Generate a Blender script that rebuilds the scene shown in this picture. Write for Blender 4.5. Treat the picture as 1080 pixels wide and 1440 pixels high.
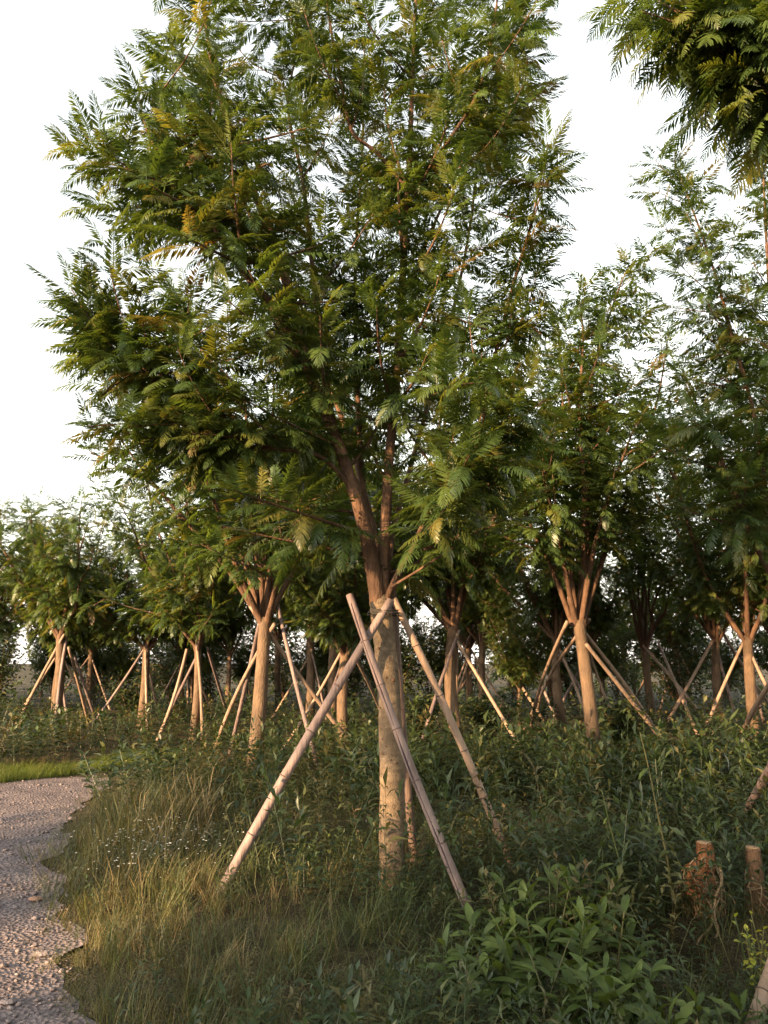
import bpy, math, random
import numpy as np
from mathutils import Vector, Matrix

for o in list(bpy.data.objects):
    bpy.data.objects.remove(o)
rng = np.random.default_rng(11)
random.seed(11)
SC = bpy.context.scene
COL = SC.collection
R = math.radians

# ------------------------------------------------------------------ camera
CAM_H, PITCH, FPX = 1.6, R(10.8), 1100.0
cam_d = bpy.data.cameras.new('camera')
cam = bpy.data.objects.new('camera', cam_d)
COL.objects.link(cam)
cam.location = (0, 0, CAM_H)
cam.rotation_euler = (R(90) + PITCH, 0, 0)
cam_d.sensor_fit = 'VERTICAL'
cam_d.sensor_height = 24.0
cam_d.lens = FPX / 1440 * 24.0
cam_d.clip_start = 0.05
cam_d.clip_end = 2000
SC.camera = cam

# ------------------------------------------------------------------ light
SUN_EL, SUN_AZ = 13.5, -133.0        # azimuth from +Y, clockwise: left and a little behind
w = bpy.data.worlds.new('World')
SC.world = w
w.use_nodes = True
nt = w.node_tree
nt.nodes.clear()
sky = nt.nodes.new('ShaderNodeTexSky')
sky.sky_type = 'NISHITA'
sky.sun_disc = False
sky.sun_elevation = R(SUN_EL)
sky.sun_rotation = R(SUN_AZ)
sky.air_density = 2.0
sky.dust_density = 0.6
sky.ozone_density = 1.0
hs = nt.nodes.new('ShaderNodeHueSaturation')     # thin milky overcast: the blue is washed out
hs.inputs['Saturation'].default_value = 0.22
hs.inputs['Value'].default_value = 1.0
bg = nt.nodes.new('ShaderNodeBackground')
bg.inputs['Strength'].default_value = 0.15
wo = nt.nodes.new('ShaderNodeOutputWorld')
nt.links.new(sky.outputs[0], hs.inputs['Color'])
nt.links.new(hs.outputs[0], bg.inputs['Color'])
nt.links.new(bg.outputs[0], wo.inputs['Surface'])
sd = bpy.data.lights.new('sun', 'SUN')
sd.energy = 5.0
sd.angle = R(0.6)
sd.color = (1.0, 0.66, 0.36)
sun = bpy.data.objects.new('sun', sd)
COL.objects.link(sun)
sun.location = (-20, -10, 20)
S_DIR = Vector((math.sin(R(SUN_AZ)) * math.cos(R(SUN_EL)), math.cos(R(SUN_AZ)) * math.cos(R(SUN_EL)), math.sin(R(SUN_EL))))
sun.rotation_euler = S_DIR.to_track_quat('Z', 'Y').to_euler()
SC.view_settings.view_transform = 'Standard'
SC.view_settings.look = 'None'
SC.view_settings.gamma = 1
SC.view_settings.exposure = 2.15
SC.render.engine = 'CYCLES'
SC.cycles.max_bounces = 6
SC.cycles.diffuse_bounces = 3
SC.cycles.glossy_bounces = 2
SC.cycles.transmission_bounces = 4
SC.cycles.use_denoising = True

# ------------------------------------------------------------------ pixel -> direction
cp, sp = math.cos(PITCH), math.sin(PITCH)
def ray(u, v):
    x, y = (u - 540) / FPX, -(v - 720) / FPX
    return np.array([x, cp - y * sp, sp + y * cp])
def G(u, v, z=0.0):
    d = ray(u, v)
    return np.array([0, 0, CAM_H]) + d * (z - CAM_H) / d[2]
def P(u, v, Y):
    d = ray(u, v)
    return np.array([0, 0, CAM_H]) + d * (Y / d[1])
def to_px(p):
    p = np.asarray(p, float) - np.array([0, 0, CAM_H])
    f = p[..., 1] * cp + p[..., 2] * sp
    up = -p[..., 1] * sp + p[..., 2] * cp
    f = np.where(f < .05, .05, f)
    return 540 + FPX * p[..., 0] / f, 720 - FPX * up / f, f

# ------------------------------------------------------------------ mesh helpers
def make_mesh(name, V, Q, tint=None, smooth=True, mat=None):
    V = np.ascontiguousarray(V, np.float32).reshape(-1, 3)
    Q = np.ascontiguousarray(Q, np.int32).reshape(-1, 4)
    m = bpy.data.meshes.new(name)
    m.vertices.add(len(V))
    m.vertices.foreach_set('co', V.ravel())
    m.loops.add(Q.size)
    m.loops.foreach_set('vertex_index', Q.ravel())
    m.polygons.add(len(Q))
    m.polygons.foreach_set('loop_start', np.arange(0, Q.size, 4, dtype=np.int32))
    m.polygons.foreach_set('loop_total', np.full(len(Q), 4, np.int32))
    m.polygons.foreach_set('use_smooth', np.full(len(Q), smooth, bool))
    if tint is not None:
        a = m.attributes.new('tint', 'FLOAT', 'POINT')
        a.data.foreach_set('value', np.ascontiguousarray(tint, np.float32))
    m.update(calc_edges=True)
    if mat:
        m.materials.append(mat)
    return m
def link(name, data, parent=None, loc=None):
    o = bpy.data.objects.new(name, data)
    COL.objects.link(o)
    if parent is not None:
        o.parent = parent
    if loc is not None:
        o.location = loc
    return o
def tag(o, label=None, cat=None, group=None, kind=None):
    for k, v in (('label', label), ('category', cat), ('group', group), ('kind', kind)):
        if v:
            o[k] = v
    return o
def join(parts):
    Vs, Qs, n = [], [], 0
    for V, Q in parts:
        Vs.append(V); Qs.append(np.asarray(Q) + n); n += len(V)
    return np.concatenate(Vs), np.concatenate(Qs)
def smooth_poly(pts, per=6):
    pts = np.asarray(pts, float)
    n = len(pts)
    if n < 3:
        t = np.linspace(0, 1, per + 1)[:, None]
        return pts[0] * (1 - t) + pts[-1] * t
    e = np.vstack([2 * pts[0] - pts[1], pts, 2 * pts[-1] - pts[-2]])
    out = []
    for i in range(1, n):
        p0, p1, p2, p3 = e[i - 1], e[i], e[i + 1], e[i + 2]
        for k in range(per):
            t = k / per
            out.append(.5 * ((2 * p1) + (-p0 + p2) * t + (2 * p0 - 5 * p1 + 4 * p2 - p3) * t * t + (-p0 + 3 * p1 - 3 * p2 + p3) * t ** 3))
    out.append(pts[-1])
    return np.array(out)
def tangents(p):
    t = np.gradient(p, axis=0)
    return t / np.maximum(np.linalg.norm(t, axis=1), 1e-9)[:, None]
def tube(p, r, sides=6, bump=0.0, cap=True):
    p = np.asarray(p, float)
    n = len(p)
    r = np.broadcast_to(np.asarray(r, float), (n,)).copy()
    t = tangents(p)
    ref = np.array([0.31, 0.95, 0.05]) if abs(t[0, 1]) < .9 else np.array([1., 0, 0])
    a = np.cross(t, ref); a /= np.linalg.norm(a, axis=1)[:, None]
    b = np.cross(t, a)
    th = np.linspace(0, 2 * np.pi, sides, endpoint=False)
    rr = np.repeat(r[:, None], sides, 1)
    if bump:
        rr = rr * (1 + bump * rng.normal(size=rr.shape))
    V = p[:, None, :] + rr[..., None] * (np.cos(th)[None, :, None] * a[:, None, :] + np.sin(th)[None, :, None] * b[:, None, :])
    V = V.reshape(-1, 3)
    i = np.arange(n - 1)[:, None] * sides
    j = np.arange(sides)[None, :]
    j2 = (j + 1) % sides
    Q = np.stack([i + j, i + j2, i + sides + j2, i + sides + j], -1).reshape(-1, 4)
    if cap and sides % 2 == 0:
        for base in (0, (n - 1) * sides):
            cq = [[base + k, base + k + 1, base + sides - 2 - k, base + sides - 1 - k] for k in range(sides // 2 - 1)]
            Q = np.vstack([Q, np.array(cq)])
    return V, Q
def place(pv, pq, M, pos):
    """stamp a small mesh with N matrices"""
    N, nv = len(pos), len(pv)
    V = np.einsum('nij,vj->nvi', M, pv) + pos[:, None, :]
    Q = pq[None] + (np.arange(N) * nv)[:, None, None]
    return V.reshape(-1, 3), Q.reshape(-1, 4)

# ------------------------------------------------------------------ materials
def new_mat(name):
    m = bpy.data.materials.new(name)
    m.use_nodes = True
    m.node_tree.nodes.clear()
    return m, m.node_tree.nodes, m.node_tree.links
def ramp(n, stops):
    r = n.new('ShaderNodeValToRGB')
    while len(r.color_ramp.elements) < len(stops):
        r.color_ramp.elements.new(0.5)
    for e, (p, c) in zip(r.color_ramp.elements, stops):
        e.position = p
        e.color = (*c, 1)
    return r
def leaf_mat(name, stops, transl=0.35, tcol=(1.6, 1.4, .55), rough=.5, spec=.35):
    m, n, l = new_mat(name)
    at = n.new('ShaderNodeAttribute'); at.attribute_name = 'tint'
    oi = n.new('ShaderNodeObjectInfo')
    ad = n.new('ShaderNodeMath'); ad.operation = 'ADD'
    fr = n.new('ShaderNodeMath'); fr.operation = 'FRACT'
    l.new(at.outputs['Fac'], ad.inputs[0]); l.new(oi.outputs['Random'], ad.inputs[1]); l.new(ad.outputs[0], fr.inputs[0])
    rp = ramp(n, stops)
    l.new(fr.outputs[0], rp.inputs[0])
    tc = n.new('ShaderNodeTexCoord')
    no = n.new('ShaderNodeTexNoise'); no.inputs['Scale'].default_value = 2.2; no.inputs['Detail'].default_value = 3
    l.new(tc.outputs['Object'], no.inputs['Vector'])
    mr = n.new('ShaderNodeMapRange'); mr.inputs[1].default_value = .3; mr.inputs[2].default_value = .7
    mr.inputs[3].default_value = .72; mr.inputs[4].default_value = 1.28
    l.new(no.outputs[0], mr.inputs[0])
    vm = n.new('ShaderNodeVectorMath'); vm.operation = 'SCALE'
    l.new(rp.outputs[0], vm.inputs[0]); l.new(mr.outputs[0], vm.inputs['Scale'])
    pr = n.new('ShaderNodeBsdfPrincipled')
    pr.inputs['Roughness'].default_value = rough
    pr.inputs['Specular IOR Level'].default_value = spec
    l.new(vm.outputs[0], pr.inputs['Base Color'])
    tm = n.new('ShaderNodeVectorMath'); tm.operation = 'MULTIPLY'; tm.inputs[1].default_value = tcol
    l.new(vm.outputs[0], tm.inputs[0])
    tr = n.new('ShaderNodeBsdfTranslucent')
    l.new(tm.outputs[0], tr.inputs['Color'])
    mx = n.new('ShaderNodeMixShader'); mx.inputs[0].default_value = transl
    l.new(pr.outputs[0], mx.inputs[1]); l.new(tr.outputs[0], mx.inputs[2])
    out = n.new('ShaderNodeOutputMaterial')
    l.new(mx.outputs[0], out.inputs['Surface'])
    return m
def bark_mat(name, c0, c1, spot=(.03, .02, .015), scale=9.0, spots=.0, rough=.85, stretch=.35, patch=None):
    m, n, l = new_mat(name)
    tc = n.new('ShaderNodeTexCoord')
    mp = n.new('ShaderNodeMapping'); mp.inputs['Scale'].default_value = (1, 1, stretch)
    l.new(tc.outputs['Object'], mp.inputs['Vector'])
    n1 = n.new('ShaderNodeTexNoise'); n1.inputs['Scale'].default_value = scale; n1.inputs['Detail'].default_value = 8; n1.inputs['Roughness'].default_value = .7
    l.new(mp.outputs[0], n1.inputs['Vector'])
    rp = ramp(n, [(.3, c0), (.68, c1)])
    l.new(n1.outputs[0], rp.inputs[0])
    col = rp.outputs[0]
    if patch:
        n3 = n.new('ShaderNodeTexNoise'); n3.inputs['Scale'].default_value = 3.2; n3.inputs['Detail'].default_value = 6
        l.new(tc.outputs['Object'], n3.inputs['Vector'])
        r3 = ramp(n, [(.5, (0, 0, 0)), (.62, (1, 1, 1))])
        l.new(n3.outputs[0], r3.inputs[0])
        mx = n.new('ShaderNodeMix'); mx.data_type = 'RGBA'
        l.new(r3.outputs[0], mx.inputs[0]); l.new(col, mx.inputs[6]); mx.inputs[7].default_value = (*patch, 1)
        col = mx.outputs[2]
    if spots:
        vo = n.new('ShaderNodeTexVoronoi'); vo.inputs['Scale'].default_value = spots
        l.new(mp.outputs[0], vo.inputs['Vector'])
        r2 = ramp(n, [(.10, (1, 1, 1)), (.22, (0, 0, 0))])
        l.new(vo.outputs['Distance'], r2.inputs[0])
        mx = n.new('ShaderNodeMix'); mx.data_type = 'RGBA'
        l.new(r2.outputs[0], mx.inputs[0]); l.new(col, mx.inputs[6]); mx.inputs[7].default_value = (*spot, 1)
        col = mx.outputs[2]
    pr = n.new('ShaderNodeBsdfPrincipled'); pr.inputs['Roughness'].default_value = rough
    pr.inputs['Specular IOR Level'].default_value = .25
    l.new(col, pr.inputs['Base Color'])
    n2 = n.new('ShaderNodeTexNoise'); n2.inputs['Scale'].default_value = scale * 5; n2.inputs['Detail'].default_value = 5
    l.new(mp.outputs[0], n2.inputs['Vector'])
    bp = n.new('ShaderNodeBump'); bp.inputs['Strength'].default_value = .8; bp.inputs['Distance'].default_value = .02
    l.new(n2.outputs[0], bp.inputs['Height']); l.new(bp.outputs[0], pr.inputs['Normal'])
    out = n.new('ShaderNodeOutputMaterial')
    l.new(pr.outputs[0], out.inputs['Surface'])
    return m
def soil_mat(name, stops, scale=3.0, bump=.03, fine=60):
    m, n, l = new_mat(name)
    tc = n.new('ShaderNodeTexCoord')
    n1 = n.new('ShaderNodeTexNoise'); n1.inputs['Scale'].default_value = scale; n1.inputs['Detail'].default_value = 10; n1.inputs['Roughness'].default_value = .75
    l.new(tc.outputs['Object'], n1.inputs['Vector'])
    rp = ramp(n, stops); l.new(n1.outputs[0], rp.inputs[0])
    vo = n.new('ShaderNodeTexVoronoi'); vo.inputs['Scale'].default_value = fine
    l.new(tc.outputs['Object'], vo.inputs['Vector'])
    hv = n.new('ShaderNodeMix'); hv.data_type = 'RGBA'; hv.blend_type = 'OVERLAY'; hv.inputs[0].default_value = .35
    l.new(rp.outputs[0], hv.inputs[6])
    bw = n.new('ShaderNodeRGBToBW'); l.new(vo.outputs['Color'], bw.inputs[0]); l.new(bw.outputs[0], hv.inputs[7])
    pr = n.new('ShaderNodeBsdfPrincipled'); pr.inputs['Roughness'].default_value = .95; pr.inputs['Specular IOR Level'].default_value = .15
    l.new(hv.outputs[2], pr.inputs['Base Color'])
    bp = n.new('ShaderNodeBump'); bp.inputs['Strength'].default_value = .9; bp.inputs['Distance'].default_value = bump
    l.new(vo.outputs['Distance'], bp.inputs['Height']); l.new(bp.outputs[0], pr.inputs['Normal'])
    out = n.new('ShaderNodeOutputMaterial'); l.new(pr.outputs[0], out.inputs['Surface'])
    return m

M_FROND = leaf_mat('feathery_leaf', [(0, (.036, .064, .018)), (.35, (.050, .085, .021)), (.7, (.070, .105, .024)), (.92, (.105, .12, .026)), (.98, (.125, .115, .028)), (1, (.14, .095, .035))], .45, spec=.5, rough=.38)
M_GRASS = leaf_mat('dry_grass', [(0, (.058, .068, .020)), (.4, (.085, .085, .027)), (.75, (.125, .105, .042)), (1, (.22, .16, .08))], .3, (1.25, 1.15, .7))
M_GREENG = leaf_mat('green_grass', [(0, (.042, .062, .016)), (.6, (.068, .085, .022)), (1, (.13, .115, .045))], .3)
M_BRIGHT = leaf_mat('bright_grass', [(0, (.085, .13, .022)), (.6, (.12, .16, .028)), (1, (.17, .17, .04))], .35)
M_WEED = leaf_mat('weed_leaf', [(0, (.020, .034, .012)), (.5, (.034, .054, .017)), (.8, (.058, .078, .024)), (1, (.12, .10, .038))], .28, spec=.4, rough=.45)
M_BROAD = leaf_mat('broad_leaf', [(0, (.045, .07, .016)), (.6, (.066, .096, .022)), (1, (.105, .14, .036))], .3, spec=.3, rough=.5)
M_YELLOW = leaf_mat('yellow_green_leaf', [(0, (.22, .26, .03)), (1, (.30, .28, .04))], .35)
M_FLOWER = leaf_mat('white_petal', [(0, (.55, .52, .45)), (1, (.7, .68, .6))], .2, (1, 1, 1))
M_BARK = bark_mat('grey_brown_bark', (.06, .042, .027), (.25, .18, .11), spots=0, scale=18, patch=(.095, .07, .045), stretch=1.5)
M_BARK2 = bark_mat('young_bark', (.055, .036, .022), (.15, .098, .058), spots=0, scale=9)
M_LIMB = bark_mat('limb_bark', (.045, .024, .014), (.13, .072, .04), scale=12)
M_BAMBOO = bark_mat('weathered_bamboo', (.085, .060, .053), (.20, .145, .125), spots=0, scale=5, stretch=.12, rough=.6)
M_BAMBOO2 = bark_mat('pale_bamboo', (.16, .107, .074), (.28, .195, .135), spots=0, scale=5, stretch=.12, rough=.6)
M_BAMBOO3 = bark_mat('dark_bamboo', (.07, .045, .034), (.14, .095, .072), spots=0, scale=5, stretch=.12, rough=.6)
M_NODE = bark_mat('bamboo_node', (.05, .035, .03), (.12, .08, .065), scale=20)
M_CRACK = bark_mat('bamboo_crack', (.025, .015, .02), (.05, .03, .035), scale=20)
M_WIRE = bark_mat('tie_wire', (.03, .025, .02), (.06, .05, .04), scale=30)
M_STUMP = bark_mat('cut_stump', (.10, .036, .014), (.30, .125, .05), scale=26)
M_STUMP2 = bark_mat('weathered_stump', (.07, .04, .022), (.20, .115, .062), scale=26)
M_ROOT = bark_mat('root_bark', (.20, .13, .07), (.32, .22, .13), scale=22)
M_SOIL = soil_mat('leaf_litter', [(.3, (.030, .026, .014)), (.55, (.06, .048, .025)), (.75, (.085, .07, .035))])
M_GRAVEL = soil_mat('gravel', [(.25, (.075, .061, .061)), (.5, (.135, .11, .109)), (.75, (.21, .173, .165))], scale=4, bump=.02, fine=38)
M_STONE = soil_mat('stone', [(.3, (.09, .074, .073)), (.7, (.24, .20, .19))], scale=14, bump=.004, fine=90)
M_RSTONE = soil_mat('reddish_stone', [(.3, (.20, .11, .07)), (.7, (.32, .19, .13))], scale=14, bump=.004, fine=90)

# ------------------------------------------------------------------ terrain
EDGE = np.array([G(u, v)[:2] for u, v in ((100, 1600), (100, 1440), (68, 1345), (104, 1290), (52, 1215), (100, 1140), (135, 1103), (160, 1088), (178, 1081))])
EDGE = EDGE[np.argsort(EDGE[:, 1])]
def path_edge(y):
    y = np.asarray(y, float)
    e = np.interp(y, EDGE[:, 1], EDGE[:, 0])
    e = np.where(y < EDGE[0, 1], EDGE[0, 0] + (EDGE[0, 1] - y) * .25, e)
    return e + .10 * np.sin(y * 3.1) * np.sin(y * 1.3 + .4) + .04 * np.sin(y * 9.)
FAR0, FAR1 = G(172, 1081)[:2], G(0, 1097)[:2]
def far_edge(x):
    return FAR0[1] + (np.asarray(x) - FAR0[0]) * (FAR1[1] - FAR0[1]) / (FAR1[0] - FAR0[0]) + .12 * np.sin(np.asarray(x) * 2.7)
def path_sd(x, y):
    """metres inside the path (positive) or outside (negative)"""
    a = path_edge(y) - x
    near_bend = np.where((x > FAR0[0] - .6) & (x < FAR0[0]), 0, 0)
    return np.minimum(np.minimum(a, far_edge(x) - y), x + 8.5) + near_bend
PIT = G(985, 1345)[:2]
def pit(x, y):
    return np.exp(-(((x - PIT[0]) / .5) ** 2 + ((y - PIT[1]) / .38) ** 2) ** 2)
def H(x, y):
    x = np.asarray(x, float); y = np.asarray(y, float)
    h = .05 * np.sin(x * 1.1 + .3) * np.sin(y * .9 + 1) + .03 * np.sin(x * 2.7 + y * 1.9) + .02 * np.sin(y * 4.1 - x * 3.3)
    s = np.clip((-path_sd(x, y)) / .8, 0, 1)
    return h * s * np.clip(1.5 - np.hypot(x, y - 10) / 60, 0, 1) + .05 * s - .03 - .30 * pit(x, y)

def grid_coords():
    a = np.concatenate([-np.geomspace(300, 14, 14)[:-1], np.linspace(-14, 14, 151), np.geomspace(14, 300, 14)[1:]])
    b = np.concatenate([-np.geomspace(200, 6, 10)[:-1], np.linspace(-6, 24, 161), np.geomspace(24, 500, 16)[1:]])
    return a, b
ga, gb = grid_coords()
X, Y = np.meshgrid(ga, gb)
Z = H(X, Y)
V = np.stack([X, Y, Z], -1).reshape(-1, 3)
nx, ny = len(ga), len(gb)
ii, jj = np.meshgrid(np.arange(nx - 1), np.arange(ny - 1))
q = (jj * nx + ii).ravel()
tag(link('ground', make_mesh('ground', V, np.stack([q, q + 1, q + nx + 1, q + nx], -1), mat=M_SOIL)), kind='structure')

# gravel path: a strip from the verge on its far side to the wavy near edge, turning off to the left
ys = np.linspace(-5, 11.6, 170)
rows = []
for y in ys:
    x1 = float(path_edge(y)) + .08 + .05 * math.sin(y * 5.3) + .03 * math.sin(y * 17)
    xs = np.linspace(-8.5, x1, 60)
    yy = np.minimum(y, far_edge(xs))
    zz = H(xs, yy) + .006 + .010 * np.sin(xs * 7 + yy * 2.2) * np.sin(yy * 6.1) + rng.normal(0, .004, len(xs))
    rows.append(np.stack([xs, yy, np.maximum(zz, H(xs, yy) + .004)], -1))
V = np.array(rows).reshape(-1, 3)
ii, jj = np.meshgrid(np.arange(59), np.arange(len(ys) - 1))
q = (jj * 60 + ii).ravel()
path_o = tag(link('gravel_path', make_mesh('gravel_path', V, np.stack([q, q + 1, q + 61, q + 60], -1), mat=M_GRAVEL)), kind='structure')

# ------------------------------------------------------------------ fronds
def frond_proto(pairs, seg, droop, pin, rng_):
    """unit feather leaf along +X, pinnae to both sides, drooping in -Z"""
    parts = []
    def rach(s):
        a = droop * s
        k = max(abs(droop), 1e-3)
        return np.array([math.sin(k * s) / k, 0, -(1 - math.cos(k * s)) / k * math.copysign(1, droop)]), a
    rs = np.linspace(0, 1, 5)
    rp_ = np.array([rach(s)[0] for s in rs])
    wv = np.linspace(.010, .004, 5)
    Vr = np.concatenate([rp_ + np.stack([wv * 0, wv, wv * 0], -1), rp_ - np.stack([wv * 0, wv, wv * 0], -1)])
    Qr = np.array([[k, k + 1, 5 + k + 1, 5 + k] for k in range(4)])
    parts.append((Vr, Qr))
    for i in range(pairs):
        s = .16 + .84 * (i + .5) / pairs
        c, a = rach(s)
        prof = pin * (math.sin(math.pi * min(1, (.18 + .82 * s)) ** .9) * .75 + .28) * (1.0 if s < .9 else .8)
        fwd = np.array([math.cos(a), 0, -math.sin(a)])
        nrm = np.array([math.sin(a), 0, math.cos(a)])
        for sd_ in (-1, 1):
            L = prof * rng_.uniform(.85, 1.12)
            ang = R(68 - 34 * s + rng_.normal(0, 6))
            dn = R(14 + rng_.normal(0, 9))
            side = np.array([0, sd_, 0.])
            d0 = math.cos(ang) * fwd + math.sin(ang) * (math.cos(dn) * side - math.sin(dn) * nrm)
            dn2 = dn + R(26)
            d1 = math.cos(ang * .9) * fwd + math.sin(ang * .9) * (math.cos(dn2) * side - math.sin(dn2) * nrm)
            wdir = np.cross(nrm, d0); wdir /= np.linalg.norm(wdir)
            wd = L * (.068 if seg == 2 else (.082 if pairs > 20 else .105))
            if seg == 2:
                c1 = c + d0 * L * .5
                c2 = c1 + d1 * L * .5
                Vp = np.array([c - wdir * wd * .35, c + wdir * wd * .35, c1 - wdir * wd, c1 + wdir * wd, c2 - wdir * wd * .25, c2 + wdir * wd * .25])
                parts.append((Vp, np.array([[0, 1, 3, 2], [2, 3, 5, 4]])))
            else:
                c2 = c + (d0 + d1) * .5 * L
                cm = c + d0 * L * .5
                Vp = np.array([c, cm + wdir * wd, c2, cm - wdir * wd])
                parts.append((Vp, np.array([[0, 1, 2, 3]])))
    return join(parts)
prng = np.random.default_rng(5)
HI = [frond_proto(24, 2, d, .235, prng) for d in (.35, .6, .85, 1.1, .2)]
MID = [frond_proto(23, 1, d, .245, prng) for d in (.35, .6, .85, 1.1, .2)]
LO = [frond_proto(16, 1, d, .26, prng) for d in (.35, .7, 1.0, .2)]
HI_MESH = [make_mesh('frond', v_, q_, np.zeros(len(v_)), mat=M_FROND) for v_, q_ in HI]
LO_MESH = [make_mesh('frond', v_, q_, np.zeros(len(v_)), mat=M_FROND) for v_, q_ in LO]

def fronds_along(poly, s0, s1, gap, L, rg, out, e0=-12, e1=62, droopy=0.0):
    p = np.asarray(poly)
    seg = np.linalg.norm(np.diff(p, axis=0), axis=1)
    cum = np.concatenate([[0], np.cumsum(seg)])
    tot = cum[-1]
    n = max(2, int(tot * (s1 - s0) / gap))
    ph = rg.uniform(0, 6.28)
    for k in range(n):
        s = s0 + (s1 - s0) * (k + rg.uniform(.1, .9)) / n
        d = s * tot
        pos = np.array([np.interp(d, cum, p[:, a]) for a in range(3)])
        i = min(len(p) - 2, int(np.searchsorted(cum, d, 'right') - 1))
        t = p[i + 1] - p[i]; t /= np.linalg.norm(t) + 1e-9
        ax = .35 * t + .65 * np.array([0, 0, 1.]); ax /= np.linalg.norm(ax)
        u0 = np.cross(ax, [0.2, 1, 0]); u0 /= np.linalg.norm(u0)
        v0 = np.cross(ax, u0)
        ph += R(90) + rg.normal(0, .25)
        for h in (0, math.pi):
            a = ph + h + rg.normal(0, .2)
            e = R(e0 + (e1 - e0) * ((s - s0) / (s1 - s0)) ** 1.3 + rg.normal(0, 12)) - droopy
            dr = math.cos(e) * (math.cos(a) * u0 + math.sin(a) * v0) + math.sin(e) * ax
            up = np.array([0, 0, 1.]) + rg.normal(0, .22, 3)
            yv = np.cross(up, dr); yv /= np.linalg.norm(yv) + 1e-9
            zv = np.cross(dr, yv)
            sc = L * rg.uniform(.72, 1.2) * (1 - .35 * max(0, s - .8) / .2 * rg.uniform(0, 1))
            out.append((pos, np.stack([dr, yv, zv], 1), sc))

def curve_to(a, b, rg, sag=.18, n=7, d0=None):
    a = np.asarray(a, float); b = np.asarray(b, float)
    L = np.linalg.norm(b - a)
    t = np.linspace(0, 1, n)[:, None]
    if d0 is None:
        d0 = (b - a) / (L + 1e-9) * np.array([1.3, 1.3, .6])
    c = a + d0 / (np.linalg.norm(d0) + 1e-9) * L * .5 + rg.normal(0, .03, 3) * L
    return a * (1 - t) ** 2 + 2 * c * t * (1 - t) + b * t ** 2

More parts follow.
